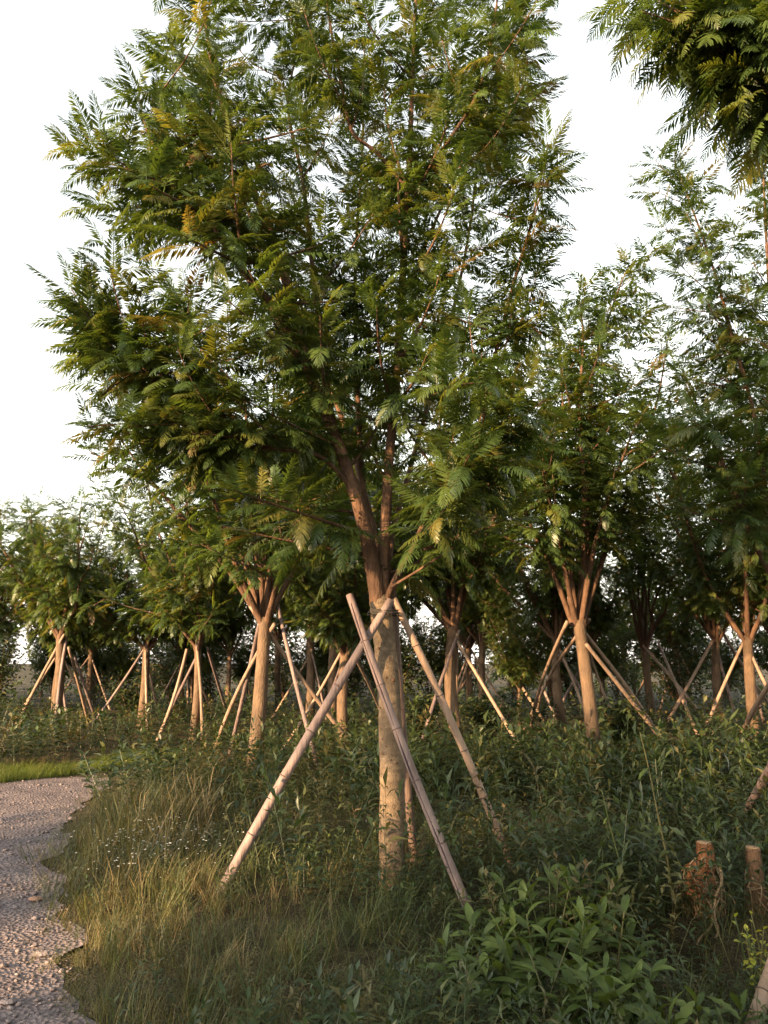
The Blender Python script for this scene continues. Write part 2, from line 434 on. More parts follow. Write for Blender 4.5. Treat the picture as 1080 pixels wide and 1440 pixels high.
def build_tree(name, label, group, base, trunk, tr, limbs, shoots, rg, protos, meshes, nobj, L=.45, gap=.085,
               limb_r=None, auto=4, auto_len=(.8, 1.6), frond_from=.3, axis=None, bark=M_BARK2, limbbark=M_LIMB,
               scar=False, e0=-12, e1=62, allvis=False, extra=None, auto_from=.3):
    """tree > trunk, limb (each), foliage (all leaves that are too many to pick apart), frond (the ones that show largest)"""
    base = np.asarray(base, float)
    root = link(name, None, loc=base)
    tag(root, label, 'tree', group)
    tp = smooth_poly(trunk, 8)
    n = len(tp)
    s = np.linspace(0, 1, n)
    rad = tr * (1 - .22 * s) * (1 + .30 * np.exp(-s * 22))
    if scar:
        tp = smooth_poly(trunk, 26); n = len(tp); s = np.linspace(0, 1, n)
        rad = tr * (1 - .20 * s) * (1 + .10 * np.exp(-s * 18) + .015 * np.sin(s * 31) + .018 * np.sin(s * 67 + 1))
        rad *= 1 - .22 * np.clip((s - .94) / .06, 0, 1) ** 2
    v_, q_ = tube(tp, rad, 20 if scar else 12, .012 if scar else .02)
    link('trunk', make_mesh('trunk', v_ - base, q_, mat=bark), root)
    fr = []
    polys = []
    axis = np.asarray(trunk[-1] if axis is None else axis, float)
    for k, lp in enumerate(limbs):
        lr = (limb_r[k] if limb_r is not None else tr * .42)
        p = smooth_poly(lp, 5)
        seglen = np.linalg.norm(np.diff(p, axis=0), axis=1).sum()
        rr = np.linspace(lr, max(.008, lr * .16), len(p))
        parts = [tube(p, rr, 8 if lr > .03 else 6, .03)]
        polys.append((p, rr))
        fronds_along(p, frond_from if seglen > 1 else .2, 1, gap * 1.2, L, rg, fr, e0, e1)
        for j in range(auto):
            sj = auto_from + (.95 - auto_from) * (j + rg.uniform(.1, .9)) / max(1, auto)
            i = int(sj * (len(p) - 1))
            a = p[i]
            rad_d = a[:2] - axis[:2]
            rad_d = rad_d / (np.linalg.norm(rad_d) + .25)
            az = rg.uniform(0, 6.28)
            dh = rad_d * .6 + np.array([math.cos(az), math.sin(az)])
            dh /= np.linalg.norm(dh) + 1e-9
            ln = rg.uniform(*auto_len) * (1.15 - .45 * sj)
            el = R(rg.uniform(5, 55))
            b = a + ln * np.array([dh[0] * math.cos(el), dh[1] * math.cos(el), math.sin(el)])
            sh = curve_to(a, b, rg)
            parts.append(tube(sh, np.linspace(min(rr[i] * .6, .018), .004, len(sh)), 4))
            fronds_along(sh, .18, 1, gap, L, rg, fr, e0, e1)
        polys[-1] = (p, rr, parts)
    for b in shoots:
        b = np.asarray(b, float)
        best = None
        for k, (p, rr, _) in enumerate(polys):
            d = np.linalg.norm(p - b, axis=1) + 1.3 * np.maximum(0, p[:, 2] - b[2] + .15) + np.where(np.arange(len(p)) < 6, 1.0, 0)
            i = int(np.argmin(np.abs(d - .9) if d.min() < .9 else d))
            sc_ = abs(d[i] - .9)
            if best is None or sc_ < best[0]:
                best = (sc_, k, i)
        _, k, i = best
        p, rr, parts = polys[k]
        sh = curve_to(p[i], b, rg)
        parts.append(tube(sh, np.linspace(min(rr[i] * .6, .016), .004, len(sh)), 5))
        fronds_along(sh, .12, 1, gap, L, rg, fr, e0, e1)
    for p, rr, parts in polys:
        v_, q_ = join(parts)
        link('limb', make_mesh('limb', v_ - base, q_, mat=limbbark), root)
    if extra:
        extra(fr)
    pos = np.array([f[0] for f in fr]); M = np.array([f[1] * f[2] for f in fr])
    pid = rg.integers(0, len(protos), len(fr))
    tint = rg.uniform(0, 1, len(fr))
    # the leaves that show largest in the picture become parts of their own
    ctr = pos + M[:, :, 0] * .5
    u, v, d = to_px(ctr)
    ok = (u > -20) & (u < 1100) & (v > -20) & (v < 1460) & (d > .5)
    if allvis:
        ok[:] = True
    ca = pos.mean(0)
    rank = np.where(ok, np.linalg.norm(ctr - np.array([0, 0, CAM_H]), axis=1), 1e6)
    order = np.argsort(rank)[:nobj]
    order = [i for i in order if rank[i] < 1e5]
    single = np.zeros(len(fr), bool); single[order] = True
    Vs, Qs, Ts, nv = [], [], [], 0
    for k, (pv, pq) in enumerate(protos):
        sel = (pid == k) & ~single
        if not sel.any():
            continue
        v_, q_ = place(pv, pq, M[sel], pos[sel] - base)
        Vs.append(v_); Qs.append(q_ + nv); nv += len(v_)
        Ts.append(np.repeat(tint[sel], len(pv)))
    fo = link('foliage', make_mesh('foliage', np.concatenate(Vs), np.concatenate(Qs), np.concatenate(Ts), mat=M_FROND), root)
    tag(fo, kind='stuff')
    for i in order:
        o = link('frond', meshes[pid[i]], root)
        m4 = np.eye(4); m4[:3, :3] = M[i]; m4[:3, 3] = pos[i] - base
        o.matrix_local = Matrix(m4.tolist())
    return root

def copy_tree(root, loc, rz, sc, label, group=None, name=None):
    c = root.copy(); COL.objects.link(c)
    c.location = loc; c.rotation_euler = (0, 0, rz); c.scale = (sc, sc, sc)
    c['label'] = label
    if group:
        c['group'] = group
    for ch in root.children:
        k = ch.copy(); COL.objects.link(k); k.parent = c
    return c

def gen_limbs(rg, fork, n, height, spread, r0=.1):
    out = []
    for k in range(n):
        az = k / n * 6.283 + rg.normal(0, .3)
        sp_ = spread * rg.uniform(.35, 1.1)
        top = height * rg.uniform(.62, 1.0)
        if k == 0:
            sp_ *= .2; top = height
        d = np.array([math.cos(az), math.sin(az), 0])
        pts = [fork + d * r0 * .3 + np.array([0, 0, -.08 - .05 * (k % 3)])]
        for s in (.15, .35, .6, .8, 1):
            rr = sp_ * (s ** .75)
            pts.append(fork + d * rr + np.array([0, 0, (top - fork[2]) * s]) + rg.normal(0, .06, 3))
        out.append(pts)
    return out

# ------------------------------------------------------------------ the propped tree in the middle
bm = G(553, 1245); YM = bm[1]
def PM(u, v, dd=0.0):
    return P(u, v, YM + dd)
base = np.array([bm[0], bm[1], H(bm[0], bm[1]) - .05])
trunk = [base, PM(551, 1180), PM(551, 1080), PM(546, 960), PM(538, 880), PM(533, 838)]
limbs = [
    [PM(537, 890), PM(530, 835, -.01), PM(518, 765, -.03), PM(498, 690, -.1), PM(470, 610, -.16), PM(432, 520, -.3), PM(388, 440, -.45), PM(335, 370, -.6), PM(285, 290, -.7), PM(240, 210, -.75), PM(215, 140, -.75)],
    [PM(538, 890), PM(538, 835, .02), PM(541, 760, .04), PM(547, 650, .05), PM(559, 510, .1), PM(569, 340, .1), PM(576, 220, .1), PM(580, 110, .1), PM(585, 0, .1), PM(588, -90, .1)],
    [PM(536, 880, .03), PM(528, 835, .05), PM(515, 780, .08), PM(512, 720, .1), PM(505, 600, .3), PM(500, 480, .5), PM(500, 360, .6), PM(508, 240, .6), PM(512, 130, .6)],
    [PM(465, 600, -.16), PM(455, 500, .1), PM(440, 380, .2), PM(425, 250, .25), PM(405, 150, .25), PM(420, 60, .2)],
    [PM(432, 520, -.3), PM(398, 380, -.35), PM(350, 250, -.4), PM(310, 140, -.4), PM(290, 40, -.4), PM(282, -60, -.4)],
    [PM(575, 268, .1), PM(530, 215, 0), PM(494, 182, -.1), PM(477, 100, -.15), PM(462, 20, -.2), PM(455, -60, -.2)],
    [PM(577, 272, .1), PM(635, 192, 0), PM(672, 130, 0), PM(692, 50, 0), PM(705, -50, 0)],
    [PM(563, 440, .1), PM(600, 340, .2), PM(655, 220, .3), PM(715, 115, .3), PM(748, 40, .3)],
    [PM(540, 880, .02), PM(550, 832, .04), PM(572, 785, .06), PM(600, 730, .1), PM(645, 630, .2), PM(690, 520, .3), PM(722, 400, .3), PM(748, 310, .2), PM(765, 230, .1)],
    [PM(539, 860, -.02), PM(555, 815, -.05), PM(600, 740, -.2), PM(655, 660, -.5), PM(680, 590, -.8), PM(685, 540, -.95)],
    [PM(498, 690, -.1), PM(455, 645, -.25), PM(410, 633, -.35), PM(345, 625, -.45), PM(280, 590, -.55), PM(215, 530, -.65), PM(150, 470, -.65), PM(115, 430, -.65)],
    [PM(537, 870, .03), PM(533, 800, .2), PM(520, 720, .6), PM(470, 560, 1.1), PM(400, 400, 1.3), PM(340, 280, 1.3), PM(300, 190, 1.2)],
    [PM(538, 870, .03), PM(545, 800, .2), PM(560, 720, .7), PM(610, 540, 1.3), PM(650, 380, 1.4), PM(670, 240, 1.4), PM(670, 120, 1.3)],
]
lr = [.072, .058, .040, .034, .040, .02, .022, .018, .036, .026, .02, .034, .034]
tips = [(108, 235, -.6), (118, 190, -.9), (135, 295, -.5), (150, 345, -.9), (195, 130, -.5), (235, 70, -.2), (300, -10, -.6), (335, 30, .1), (245, 190, -1.1),
        (300, 110, -.9), (325, 200, -1.0), (375, 150, -.5), (200, 255, -1.2), (185, 330, -.3), (255, 330, -1.1), (310, 290, -1.1), (125, 430, -.8), (150, 490, -.4),
        (195, 420, -.9), (140, 560, -.6), (180, 600, -.9), (230, 560, -.5), (250, 490, -1.0), (200, 480, -.2), (265, 420, -.4), (330, 440, -1.1), (300, 520, -.9),
        (270, 610, -.8), (340, 560, -.6), (350, 500, -.8), (420, 590, .5), (390, 640, .3), (330, 640, -.1), (450, 440, -.6), (480, 330, -.4), (500, 420, -.2),
        (525, 300, -.5), (500, 240, .3), (430, 180, -.3), (435, 60, .3), (510, 50, -.3), (540, 120, -.4), (620, 50, -.3), (640, 140, -.4), (655, 0, .3), (735, 10, .2),
        (735, 120, -.1), (720, 190, .5), (770, 200, .2), (772, 255, -.2), (700, 260, -.2), (640, 260, -.4), (750, 320, .3), (680, 350, -.2), (620, 380, -.5),
        (660, 440, -.4), (720, 420, -.1), (755, 380, .4), (600, 500, -.7), (550, 540, .3), (610, 555, -1.2), (680, 575, -1.1), (735, 555, -.8), (640, 600, -.9),
        (660, 640, -1.2), (700, 660, -.9), (640, 690, -1.0), (490, 500, .5), (420, 330, -.6), (380, 230, -.6), (440, 600, .6), (560, 210, -.3), (600, 130, .4),
        (100, 405, -.9), (530, 430, -.6), (580, 420, -.4), (760, 470, .1), (350, 380, -.8), (230, 300, -.6), (440, 440, .2), (540, 560, .4), (480, 540, .5), (690, 700, -.5), (730, 720, -.2), (660, 740, .3), (330, 690, -.5), (280, 660, -.3), (380, 700, .7), (230, 630, -.6), (440, 690, .9), (740, 640, -.4), (760, 600, .2), (720, 600, -1.0), (135, 520, -.3), (125, 600, -.5), (165, 640, -.7), (205, 665, -.4), (110, 470, -.2), (250, 690, -.2), (310, 740, -.1), (560, 470, .6), (610, 450, .4), (520, 370, .3), (590, 340, .7), (460, 380, .5), (640, 500, .5), (540, 260, .4), (420, 280, .5), (620, 240, .6)]
tree_main = build_tree('feathery_tree', 'tallest propped tree with feathery leaves and a stout bare trunk in the weeds', 'propped trees of the plantation', base, trunk, .098, limbs,
                       [PM(u, v, d + rng.normal(0, .15)) for u, v, d in tips], np.random.default_rng(3), MID, HI_MESH, 300, L=.42, gap=.058,
                       limb_r=lr, auto=2, auto_len=(.6, 1.1), frond_from=.42, bark=M_BARK, scar=True, auto_from=.45)
tw = smooth_poly([PM(549, 826, -.09), PM(590, 801, -.25), PM(640, 768, -.3)], 5)
link('twig', make_mesh('twig', *(lambda a: (a[0] - base, a[1]))(tube(tw, np.linspace(.013, .006, len(tw)), 6)), mat=M_LIMB), tree_main)

krg = np.random.default_rng(8)
trunk_main = [c for c in tree_main.children if c.name.startswith('trunk')][0]
tpm = smooth_poly(trunk, 26)
kv, kq = None, None
for k in range(26):
    s_ = krg.uniform(.06, .97); i = int(s_ * (len(tpm) - 1))
    a = krg.uniform(math.pi * .95, math.pi * 2.05)
    rr_ = .098 * (1 - .2 * s_) * (1 + .1 * math.exp(-s_ * 18))
    nrm = np.array([math.cos(a), math.sin(a), 0])
    sz = krg.uniform(.007, .016)
    c_ = tpm[i] + nrm * (rr_ - sz * .35)
    v_, q_ = tube(np.array([c_ - nrm * sz * .3, c_, c_ + nrm * sz * .5, c_ + nrm * sz * .75]), [sz * 1.35, sz * 1.25, sz * .9, sz * .3], 8, .12)
    link('knot', make_mesh('knot', v_ - base, q_, mat=M_LIMB), trunk_main)

# ------------------------------------------------------------------ other trees with their own look
def hand_tree(label, bu, bv, top, tr, limb_px, seed, dd=None, height_auto=3, group='propped trees of the plantation', L=.45, gap=.1, nobj=60, protos=None, limb_r=None, name='feathery_tree', tips=(), auto_len=(.8, 1.5), frond_from=.3, e0=-12, e1=62):
    b = G(bu, bv)
    YB = b[1]
    bs = np.array([b[0], b[1], H(b[0], b[1]) - .05])
    mid = P((bu * .5 + top[0] * .5) + 1, (bv + top[1]) / 2, YB)
    tk = [bs, mid, P(top[0], top[1], YB)]
    lb = [[P(u, v, YB + d) for (u, v, d) in l] for l in limb_px]
    pr = protos or (LO, LO_MESH)
    return build_tree(name, label, group, bs, tk, tr, lb, [P(u, v, YB + d) for u, v, d in tips], np.random.default_rng(seed), pr[0], pr[1], nobj, L=L, gap=gap, auto=height_auto, auto_len=auto_len, limb_r=limb_r, frond_from=frond_from, e0=e0, e1=e1), YB

treeB, YB = hand_tree('slim leaning tree with bare trunk and bamboo props beside the tall dry grass', 357, 1088, (373, 868), .115,
    [[(370, 880, 0), (366, 800, 0), (350, 700, 0), (347, 600, .1), (338, 550, .1), (290, 500, .1), (250, 450, .1)],
     [(374, 880, 0), (380, 800, 0), (408, 745, .1), (425, 690, .2), (440, 600, .4), (450, 500, .5)],
     [(372, 880, 0), (372, 780, .2), (380, 650, .5), (385, 540, .8), (380, 450, 1.0)],
     [(370, 880, 0), (330, 790, -.5), (300, 700, -.9), (270, 620, -1.1), (240, 580, -1.1)],
     [(374, 880, 0), (395, 800, -.6), (420, 720, -1.0), (430, 660, -1.2)],
     [(371, 880, 0), (340, 760, .8), (310, 640, 1.3), (280, 560, 1.5)],
     [(376, 870, 0), (425, 780, .4), (475, 690, .8), (500, 600, 1.0)],
     [(370, 880, 0), (335, 770, .2), (270, 650, .3), (205, 560, .3), (165, 490, .3)],
     [(371, 880, 0), (352, 740, .5), (320, 580, .7), (270, 460, .8), (230, 400, .8)],
     [(370, 880, 0), (320, 800, -.3), (250, 720, -.5), (200, 660, -.6), (165, 610, -.6)],
     [(374, 880, 0), (400, 700, .6), (420, 540, .9), (430, 420, 1.0)]], 21, height_auto=6, nobj=120, L=.52, gap=.085, frond_from=.35)
treeC, YC = hand_tree('sunlit pale-trunked tree with red-brown upright stems among the dark weeds', 838, 1072, (814, 872), .12,
    [[(806, 880, 0), (780, 810, -.2), (745, 735, -.4), (720, 660, -.6), (705, 590, -.7)],
     [(814, 880, 0), (825, 780, 0), (828, 640, 0), (835, 520, .1), (862, 430, .1), (885, 370, .1)],
     [(812, 880, 0), (800, 780, .1), (795, 660, .2), (790, 540, .3), (785, 450, .4)],
     [(818, 880, 0), (850, 780, .1), (890, 680, .2), (925, 560, .2), (940, 470, .2)],
     [(816, 880, 0), (838, 760, -.5), (870, 660, -.9), (900, 580, -1.1)],
     [(810, 880, 0), (790, 780, -.6), (770, 690, -1.2), (760, 610, -1.5)],
     [(812, 880, 0), (826, 740, .9), (850, 580, 1.4), (840, 440, 1.6)],
     [(820, 880, 0), (822, 700, -.3), (815, 580, -.4), (820, 480, -.3), (815, 420, -.3)]], 22, height_auto=7, nobj=150, L=.6, gap=.085, frond_from=.38)
treeR1, YR1 = hand_tree('tall spire-topped tree with tiered feathery leaves at the plantation edge', 1120, 1105, (1118, 850), .11,
    [[(1116, 860, 0), (1095, 770, 0), (1076, 690, 0), (1062, 590, 0), (1032, 480, 0), (1004, 380, 0), (965, 270, 0), (948, 225, 0)],
     [(1120, 860, 0), (1110, 700, .2), (1090, 520, .3), (1080, 380, .3), (1074, 260, .3), (1070, 200, .3)],
     [(1122, 860, 0), (1160, 700, 0), (1190, 520, 0), (1200, 380, 0)],
     [(1112, 860, 0), (1060, 760, -.5), (1020, 660, -.9), (1000, 580, -1.1)],
     [(1112, 860, 0), (1050, 740, .6), (1000, 620, 1.0), (960, 520, 1.2)],
     [(1120, 860, 0), (1130, 700, -.8), (1120, 560, -1.2), (1100, 460, -1.3)]], 23, height_auto=8, nobj=200, L=.55, gap=.075, protos=(MID, HI_MESH), auto_len=(.5, .95), tips=[(925, 310, 0), (995, 270, .2), (955, 370, -.3), (1035, 330, .2), (975, 440, .3), (1050, 420, -.3), (935, 430, .1), (1005, 500, -.3), (960, 530, .2), (1045, 520, .3), (1075, 470, -.4), (930, 600, -.2), (985, 620, -.5), (1060, 620, -.5), (1020, 700, -.3)])
# a near tree just outside the frame whose drooping boughs hang into the upper corner
b2 = np.array([4.1, 5.0, -.05])
def P2(u, v, Y_): return P(u, v, Y_)
tree_over = build_tree('feathery_tree', 'near tree reaching in from the side with dark drooping leaf sprays against the sky', 'propped trees of the plantation', b2,
    [b2, b2 + [0, 0, 1.2], b2 + [-.05, 0, 2.3]], .11,
    [[b2 + [-.03, 0, 2.25], b2 + [-.3, -.1, 3.2], P(1120, 60, 4.7), P(1040, -40, 4.5), P(960, -90, 4.4)],
     [b2 + [-.03, 0, 2.2], b2 + [-.4, -.3, 3.3], P(1130, 140, 4.4), P(1080, 60, 4.2), P(1010, 0, 4.1)],
     [b2 + [0, 0, 2.25], b2 + [.2, .3, 3.6], b2 + [.2, .4, 5.0], b2 + [0, .3, 6.5]],
     [b2 + [0, 0, 2.25], b2 + [.7, .1, 3.4], b2 + [1.2, .1, 4.8], b2 + [1.3, 0, 6.0]]],
    [P(885, -25, 4.4), P(900, 15, 4.2), P(950, 85, 4.3), P(915, -10, 4.4), P(965, 40, 4.2), P(1000, 90, 4.3), P(1045, 140, 4.4), P(1075, 60, 4.0), P(930, -60, 4.2), P(1060, 20, 4.5), P(1085, 120, 4.2), P(1000, 0, 4.6), P(1075, 170, 4.8)],
    np.random.default_rng(24), MID, HI_MESH, 200, L=.52, gap=.062, auto=3, auto_len=(.7, 1.2), e0=-42, e1=20)

ur0 = np.random.default_rng(55)
# generic trees: three kinds built once, then copied with their parts
def generic(seed, height, spread, n, loc, label, tr=.11, fork=2.2, gap=.085, ff=.2, af=.12, auto=6):
    rg = np.random.default_rng(seed)
    f = np.array([loc[0] + rg.normal(0, .08), loc[1] + rg.normal(0, .08), fork])
    b = np.array([loc[0], loc[1], -.05])
    lm = gen_limbs(rg, f, n, height, spread)
    return build_tree('feathery_tree', label, 'propped trees of the plantation', b, [b, (b + f) / 2 + rg.normal(0, .03, 3), f], tr, lm, [], rg, LO, LO_MESH, 40, L=.47, gap=gap, auto=auto, auto_len=(.8, 1.7), frond_from=ff, allvis=True, auto_from=af, e0=-25)
def gp(u, v):
    g = G(u, v); return (g[0], g[1])
gA = generic(31, 5.7, 2.2, 9, gp(76, 1026), 'round-crowned tree with shoots fanning from its propped trunk across the gravel path', tr=.125, fork=2.3)
gB = generic(32, 8.0, 2.3, 9, gp(1013, 1024), 'propped tree with dark trunk and dense crown standing behind crossed bamboo poles', tr=.12)
gC = generic(33, 6.8, 2.1, 10, gp(271, 1042), 'thin propped tree with low drooping crown near the end of the gravel path', tr=.085, fork=1.95)
gD = generic(34, 9.0, 2.3, 9, (-1.2, 19.0), 'crowded far tree behind the propped slim tree', tr=.12)
gE = generic(35, 6.4, 1.5, 14, gp(918, 1016), 'tree with many bare sunlit shoots fanning up from its propped trunk', tr=.11, fork=2.0, gap=.11, ff=.55, af=.6, auto=3)
KINDS = [gA, gB, gC, gD]
trunks = {}
def put(kind, x, y, rz, sc, label, group='propped trees of the plantation'):
    return copy_tree(kind, (x, y, float(H(x, y)) - .05), rz, sc, label, group)
put(gB, *gp(683, 1015), 1.1, .95, 'far propped tree with sunlit shoots seen under the hanging foliage')
put(gA, *gp(484, 1068), 2.3, .8, 'thin far tree crossed by bamboo poles behind the main trunk')
put(gC, *gp(318, 1006), .7, 1.0, 'small far tree between two taller propped trees near path')
gfar = 'background trees closing the plantation'
FARPROP = []
far = [(-10.5, 27), (-14, 24), (-18, 22), (-6.5, 25), (-3.5, 29), (.3, 26), (3.0, 24), (6, 28), (9.5, 25), (12.5, 22), (15, 27), (-9, 35), (-17, 33), (-1, 36), (5, 37), (11, 36), (18, 33), (-13.5, 18.5), (9.2, 16.5), (4.2, 18.2), (-22, 29), (-25, 22), (9.8, 19.0), (-6.2, 20.5), (11.5, 14.0), (-8.6, 22), (-11, 21), (.9, 13.6), (7.3, 15.0), (8.6, 12.6), (5.4, 21.5), (-1.8, 22.5)]
for i, (x, y) in enumerate(far):
    lim = 5.6 if x < -9 else 99
    k = KINDS[[0, 2, 0, 1, 3, 1, 3, 0][i % 8]] if x > -9 else (gA, gC)[i % 2]
    sc = rng.uniform(.85, 1.1)
    if x < -.19 * y:
        sc = min(sc, (1.4 + .235 * y) / {gA: 6.2, gB: 8.5, gC: 7.3, gD: 9.5}[k])
    x += rng.normal(0, .4); y += rng.normal(0, .4)
    if y < 27 and abs(x) < .5 * y:
        FARPROP.append((x, y))
    put(k, x, y, rng.uniform(0, 6.28), sc, 'far feathery tree in the dense rows at the back', gfar)
# low young trees that fill the space under the crowns at the back
for i in range(34):
    x = -20 + 40 * (i + ur0.uniform(-.4, .4)) / 33
    y = ur0.uniform(19, 31)
    if x < -4 and y < 21.5: y += 4
    if 5 < x < 10 and y < 25: y += 6
    put(gC, x, y, ur0.uniform(0, 6.28), ur0.uniform(.42, .62), 'low young feathery tree filling the space under the far crowns', 'low young trees at the back')
# unseen trees added outside the frame to block sun and sky from the foreground
for i, (x, y) in enumerate([(-11, -6.7), (-14.5, -11.5), (-8, -6.6), (-17.5, -7.0), (3.4, -3.6), (6.8, -.5), (.4, -8.5), (7.4, 3.4), (-4.5, -11)]):
    put(KINDS[i % 4], x, y, i * 1.3, 1.0, 'unseen feathery tree added to shade the foreground', 'unseen added shade trees')

# far wood that closes the view behind the rows, one mass
wr = np.random.default_rng(90)
Nw = 1300
wx, wy = wr.uniform(-48, 48, Nw), wr.uniform(37, 44, Nw)
wz = wr.uniform(0, 1, Nw) ** 1.3 * (5.0 + 1.2 * np.sin(wx * .5) + .8 * np.sin(wx * 1.3 + 1))
Mw = np.zeros((Nw, 3, 3))
for i in range(Nw):
    a = wr.uniform(0, 6.28); e = wr.uniform(-.5, .6)
    d = np.array([math.cos(a) * math.cos(e), math.sin(a) * math.cos(e), math.sin(e)])
    yv = np.cross(np.array([0, 0, 1.]) + wr.normal(0, .3, 3), d); yv /= np.linalg.norm(yv)
    Mw[i] = np.stack([d, yv, np.cross(d, yv)], 1) * wr.uniform(1.0, 1.8)
v_, q_ = place(LO[1][0], LO[1][1], Mw, np.stack([wx, wy, wz], -1))
tag(link('far_woodland', make_mesh('far_woodland', v_, q_, np.repeat(wr.uniform(0, 1, Nw), len(LO[1][0])), mat=M_FROND)), 'dark mass of far woodland behind the tree rows', 'woodland', kind='stuff')

# ------------------------------------------------------------------ bamboo props
def bamboo(p0, p1, r0, r1, label, group, mat, detail=1, crack=False, name='bamboo_prop', gapn=.36):
    p0 = np.asarray(p0, float); p1 = np.asarray(p1, float)
    d = p1 - p0; L = np.linalg.norm(d); d /= L
    root = link(name, None, loc=p0)
    tag(root, label, 'prop', group)
    side = np.cross(d, [0, 1, .2]); side /= np.linalg.norm(side)
    nseg = max(3, int(L / gapn))
    s_nodes = (np.arange(1, nseg) + rng.uniform(-.12, .12, nseg - 1)) / nseg
    ss = np.unique(np.concatenate([np.linspace(0, 1, 26), s_nodes, np.clip(s_nodes - .008, 0, 1), np.clip(s_nodes + .008, 0, 1)]))
    bow = rng.normal(0, .013) * L
    c = d[None] * (ss * L)[:, None] + side[None] * (bow * np.sin(ss * np.pi))[:, None]
    rr = r0 + (r1 - r0) * ss
    for s in s_nodes:
        rr = rr * (1 + .09 * np.exp(-((ss - s) / .004) ** 2))
    v_, q_ = tube(c, rr, 14 if detail else 8)
    o = link('culm', make_mesh('culm', v_, q_, mat=mat), root)
    if detail:
        for s in s_nodes:
            cc = np.array([d * ((s + e) * L) + side * (bow * math.sin(s * math.pi)) for e in (-.0022, -.001, .001, .0022)])
            r_ = (r0 + (r1 - r0) * s)
            v_, q_ = tube(cc, [r_ * 1.02, r_ * 1.19, r_ * 1.17, r_ * 1.02], 14, cap=False)
            link('node', make_mesh('node', v_, q_, mat=M_NODE), o)
        if crack:
            # a long split that runs down the culm towards the camera side
            n_ = np.cross(side, d); n_ = n_ if n_[1] < 0 else -n_
            off = (n_ * .93 + side * .32)
            sc_ = np.linspace(.03, .97, 40)
            r_ = (r0 + (r1 - r0) * sc_)
            cc = d[None] * (sc_ * L)[:, None] + side[None] * (bow * np.sin(sc_ * np.pi))[:, None] + (off[None] + side[None] * (.12 * np.sin(sc_ * 17))[:, None]) * (r_ * .985)[:, None]
            v_, q_ = tube(cc, .0042 + .002 * np.sin(sc_ * 29), 6)
            link('crack', make_mesh('crack', v_, q_, mat=M_CRACK), o)
    return root
def prop_px(bu, bv, tu, tv, Ytop, rpx_r, label, group, mat, detail=0, crack=False, zb=.0):
    g = G(bu, bv, zb)
    t = P(tu, tv, Ytop)
    d = (t - g) / np.linalg.norm(t - g)
    return bamboo(g - d * .22, t + d * .04, rpx_r, rpx_r * .86, label, group, mat, detail, crack)
gm = 'bamboo props round the main trunk'
prop_px(300, 1276, 546, 850, YM - .17, .036, 'reddish-brown bamboo prop slanting across the main trunk towards the gravel path', gm, M_BAMBOO, 1)
prop_px(666, 1292, 494, 843, YM - .20, .033, 'greyish split bamboo prop with a dark crack crossing in front of the main trunk', gm, M_BAMBOO, 1, True)
prop_px(724, 1236, 556, 848, YM + .02, .032, 'pale smooth bamboo prop leaning from the broad-leaved shrubs to the main fork', gm, M_BAMBOO2, 1)
prop_px(584, 1222, 551, 812, YM + .14, .034, 'dark nearly upright bamboo prop standing close behind the main trunk', gm, M_BAMBOO3, 1)
# wire wound round trunk and prop heads
lash = tag(link('wire_lashing', None, loc=PM(537, 866)), 'dark wire wound round the main trunk where the bamboo props meet', 'wire')
cw = PM(537, 866)
tt = np.linspace(0, 2 * np.pi * 4, 120)
pw_ = np.stack([cw[0] + .01 + (.115 + .006 * np.sin(tt * 2.3)) * np.cos(tt), cw[1] - .05 + (.155 + .006 * np.sin(tt * 1.7)) * np.sin(tt), cw[2] + .012 * np.sin(tt * .5) + tt * .0016], -1)
v_, q_ = tube(pw_ - cw, .0042, 6)
link('coil', make_mesh('coil', v_, q_, mat=M_WIRE), lash)
def props(lst, Yt, label, group, r=.036, mats=(M_BAMBOO2, M_BAMBOO)):
    for k, (bu, bv, tu, tv) in enumerate(lst):
        prop_px(bu, bv, tu, tv, Yt + (-.12 if bv > 1000 and k % 2 == 0 else .12), r, label, group, mats[k % len(mats)])
props([(302, 1056, 385, 880), (323, 1060, 366, 872), (516, 1074, 354, 855), (451, 1092, 391, 853)], YB, 'bamboo prop leaning on the slim trunk beside the tall dry grass', 'props of the slim leaning tree')
props([(747, 1030, 797, 876), (757, 1008, 828, 872), (948, 1062, 826, 908), (940, 1057, 822, 890), (826, 990, 800, 841)], YC, 'sunlit bamboo prop leaning on the pale trunk among dark weeds', 'props of the sunlit pale tree', .036, (M_BAMBOO2,))
YD = gp(76, 1026)[1]
props([(22, 1022, 90, 893), (78, 1028, 97, 878), (125, 1018, 97, 912), (137, 1020, 105, 925)], YD, 'bamboo prop of the round-crowned tree across the gravel path', 'props of the round-crowned tree', .04)
YE = gp(271, 1042)[1]
props([(219, 1043, 262, 915), (224, 1033, 276, 925), (284, 1042, 277, 908), (326, 1022, 292, 912)], YE, 'bamboo prop of the thin drooping tree near path end', 'props of the thin drooping tree', .036)
YJ = gp(484, 1068)[1]
props([(394, 1058, 506, 865), (442, 1028, 495, 888), (545, 1030, 480, 890)], YJ, 'thin bamboo pole crossing the far trunk behind the main tree', 'props of the far thin tree', .03)
YI = gp(683, 1015)[1]
props([(627, 998, 686, 905), (625, 988, 666, 880), (777, 1033, 700, 915), (784, 1019, 742, 922), (735, 1000, 690, 900)], YI, 'bamboo prop of the far tree with sunlit shoots', 'props of the far sunlit tree', .04)
YG = gp(918, 1016)[1]
props([(981, 1033, 926, 905), (1003, 1029, 899, 902), (886, 992, 914, 935)], YG, 'orange-lit bamboo prop under the tree with fanning bare shoots', 'props of the fanning tree', .04, (M_BAMBOO2,))
YH = gp(1013, 1024)[1]
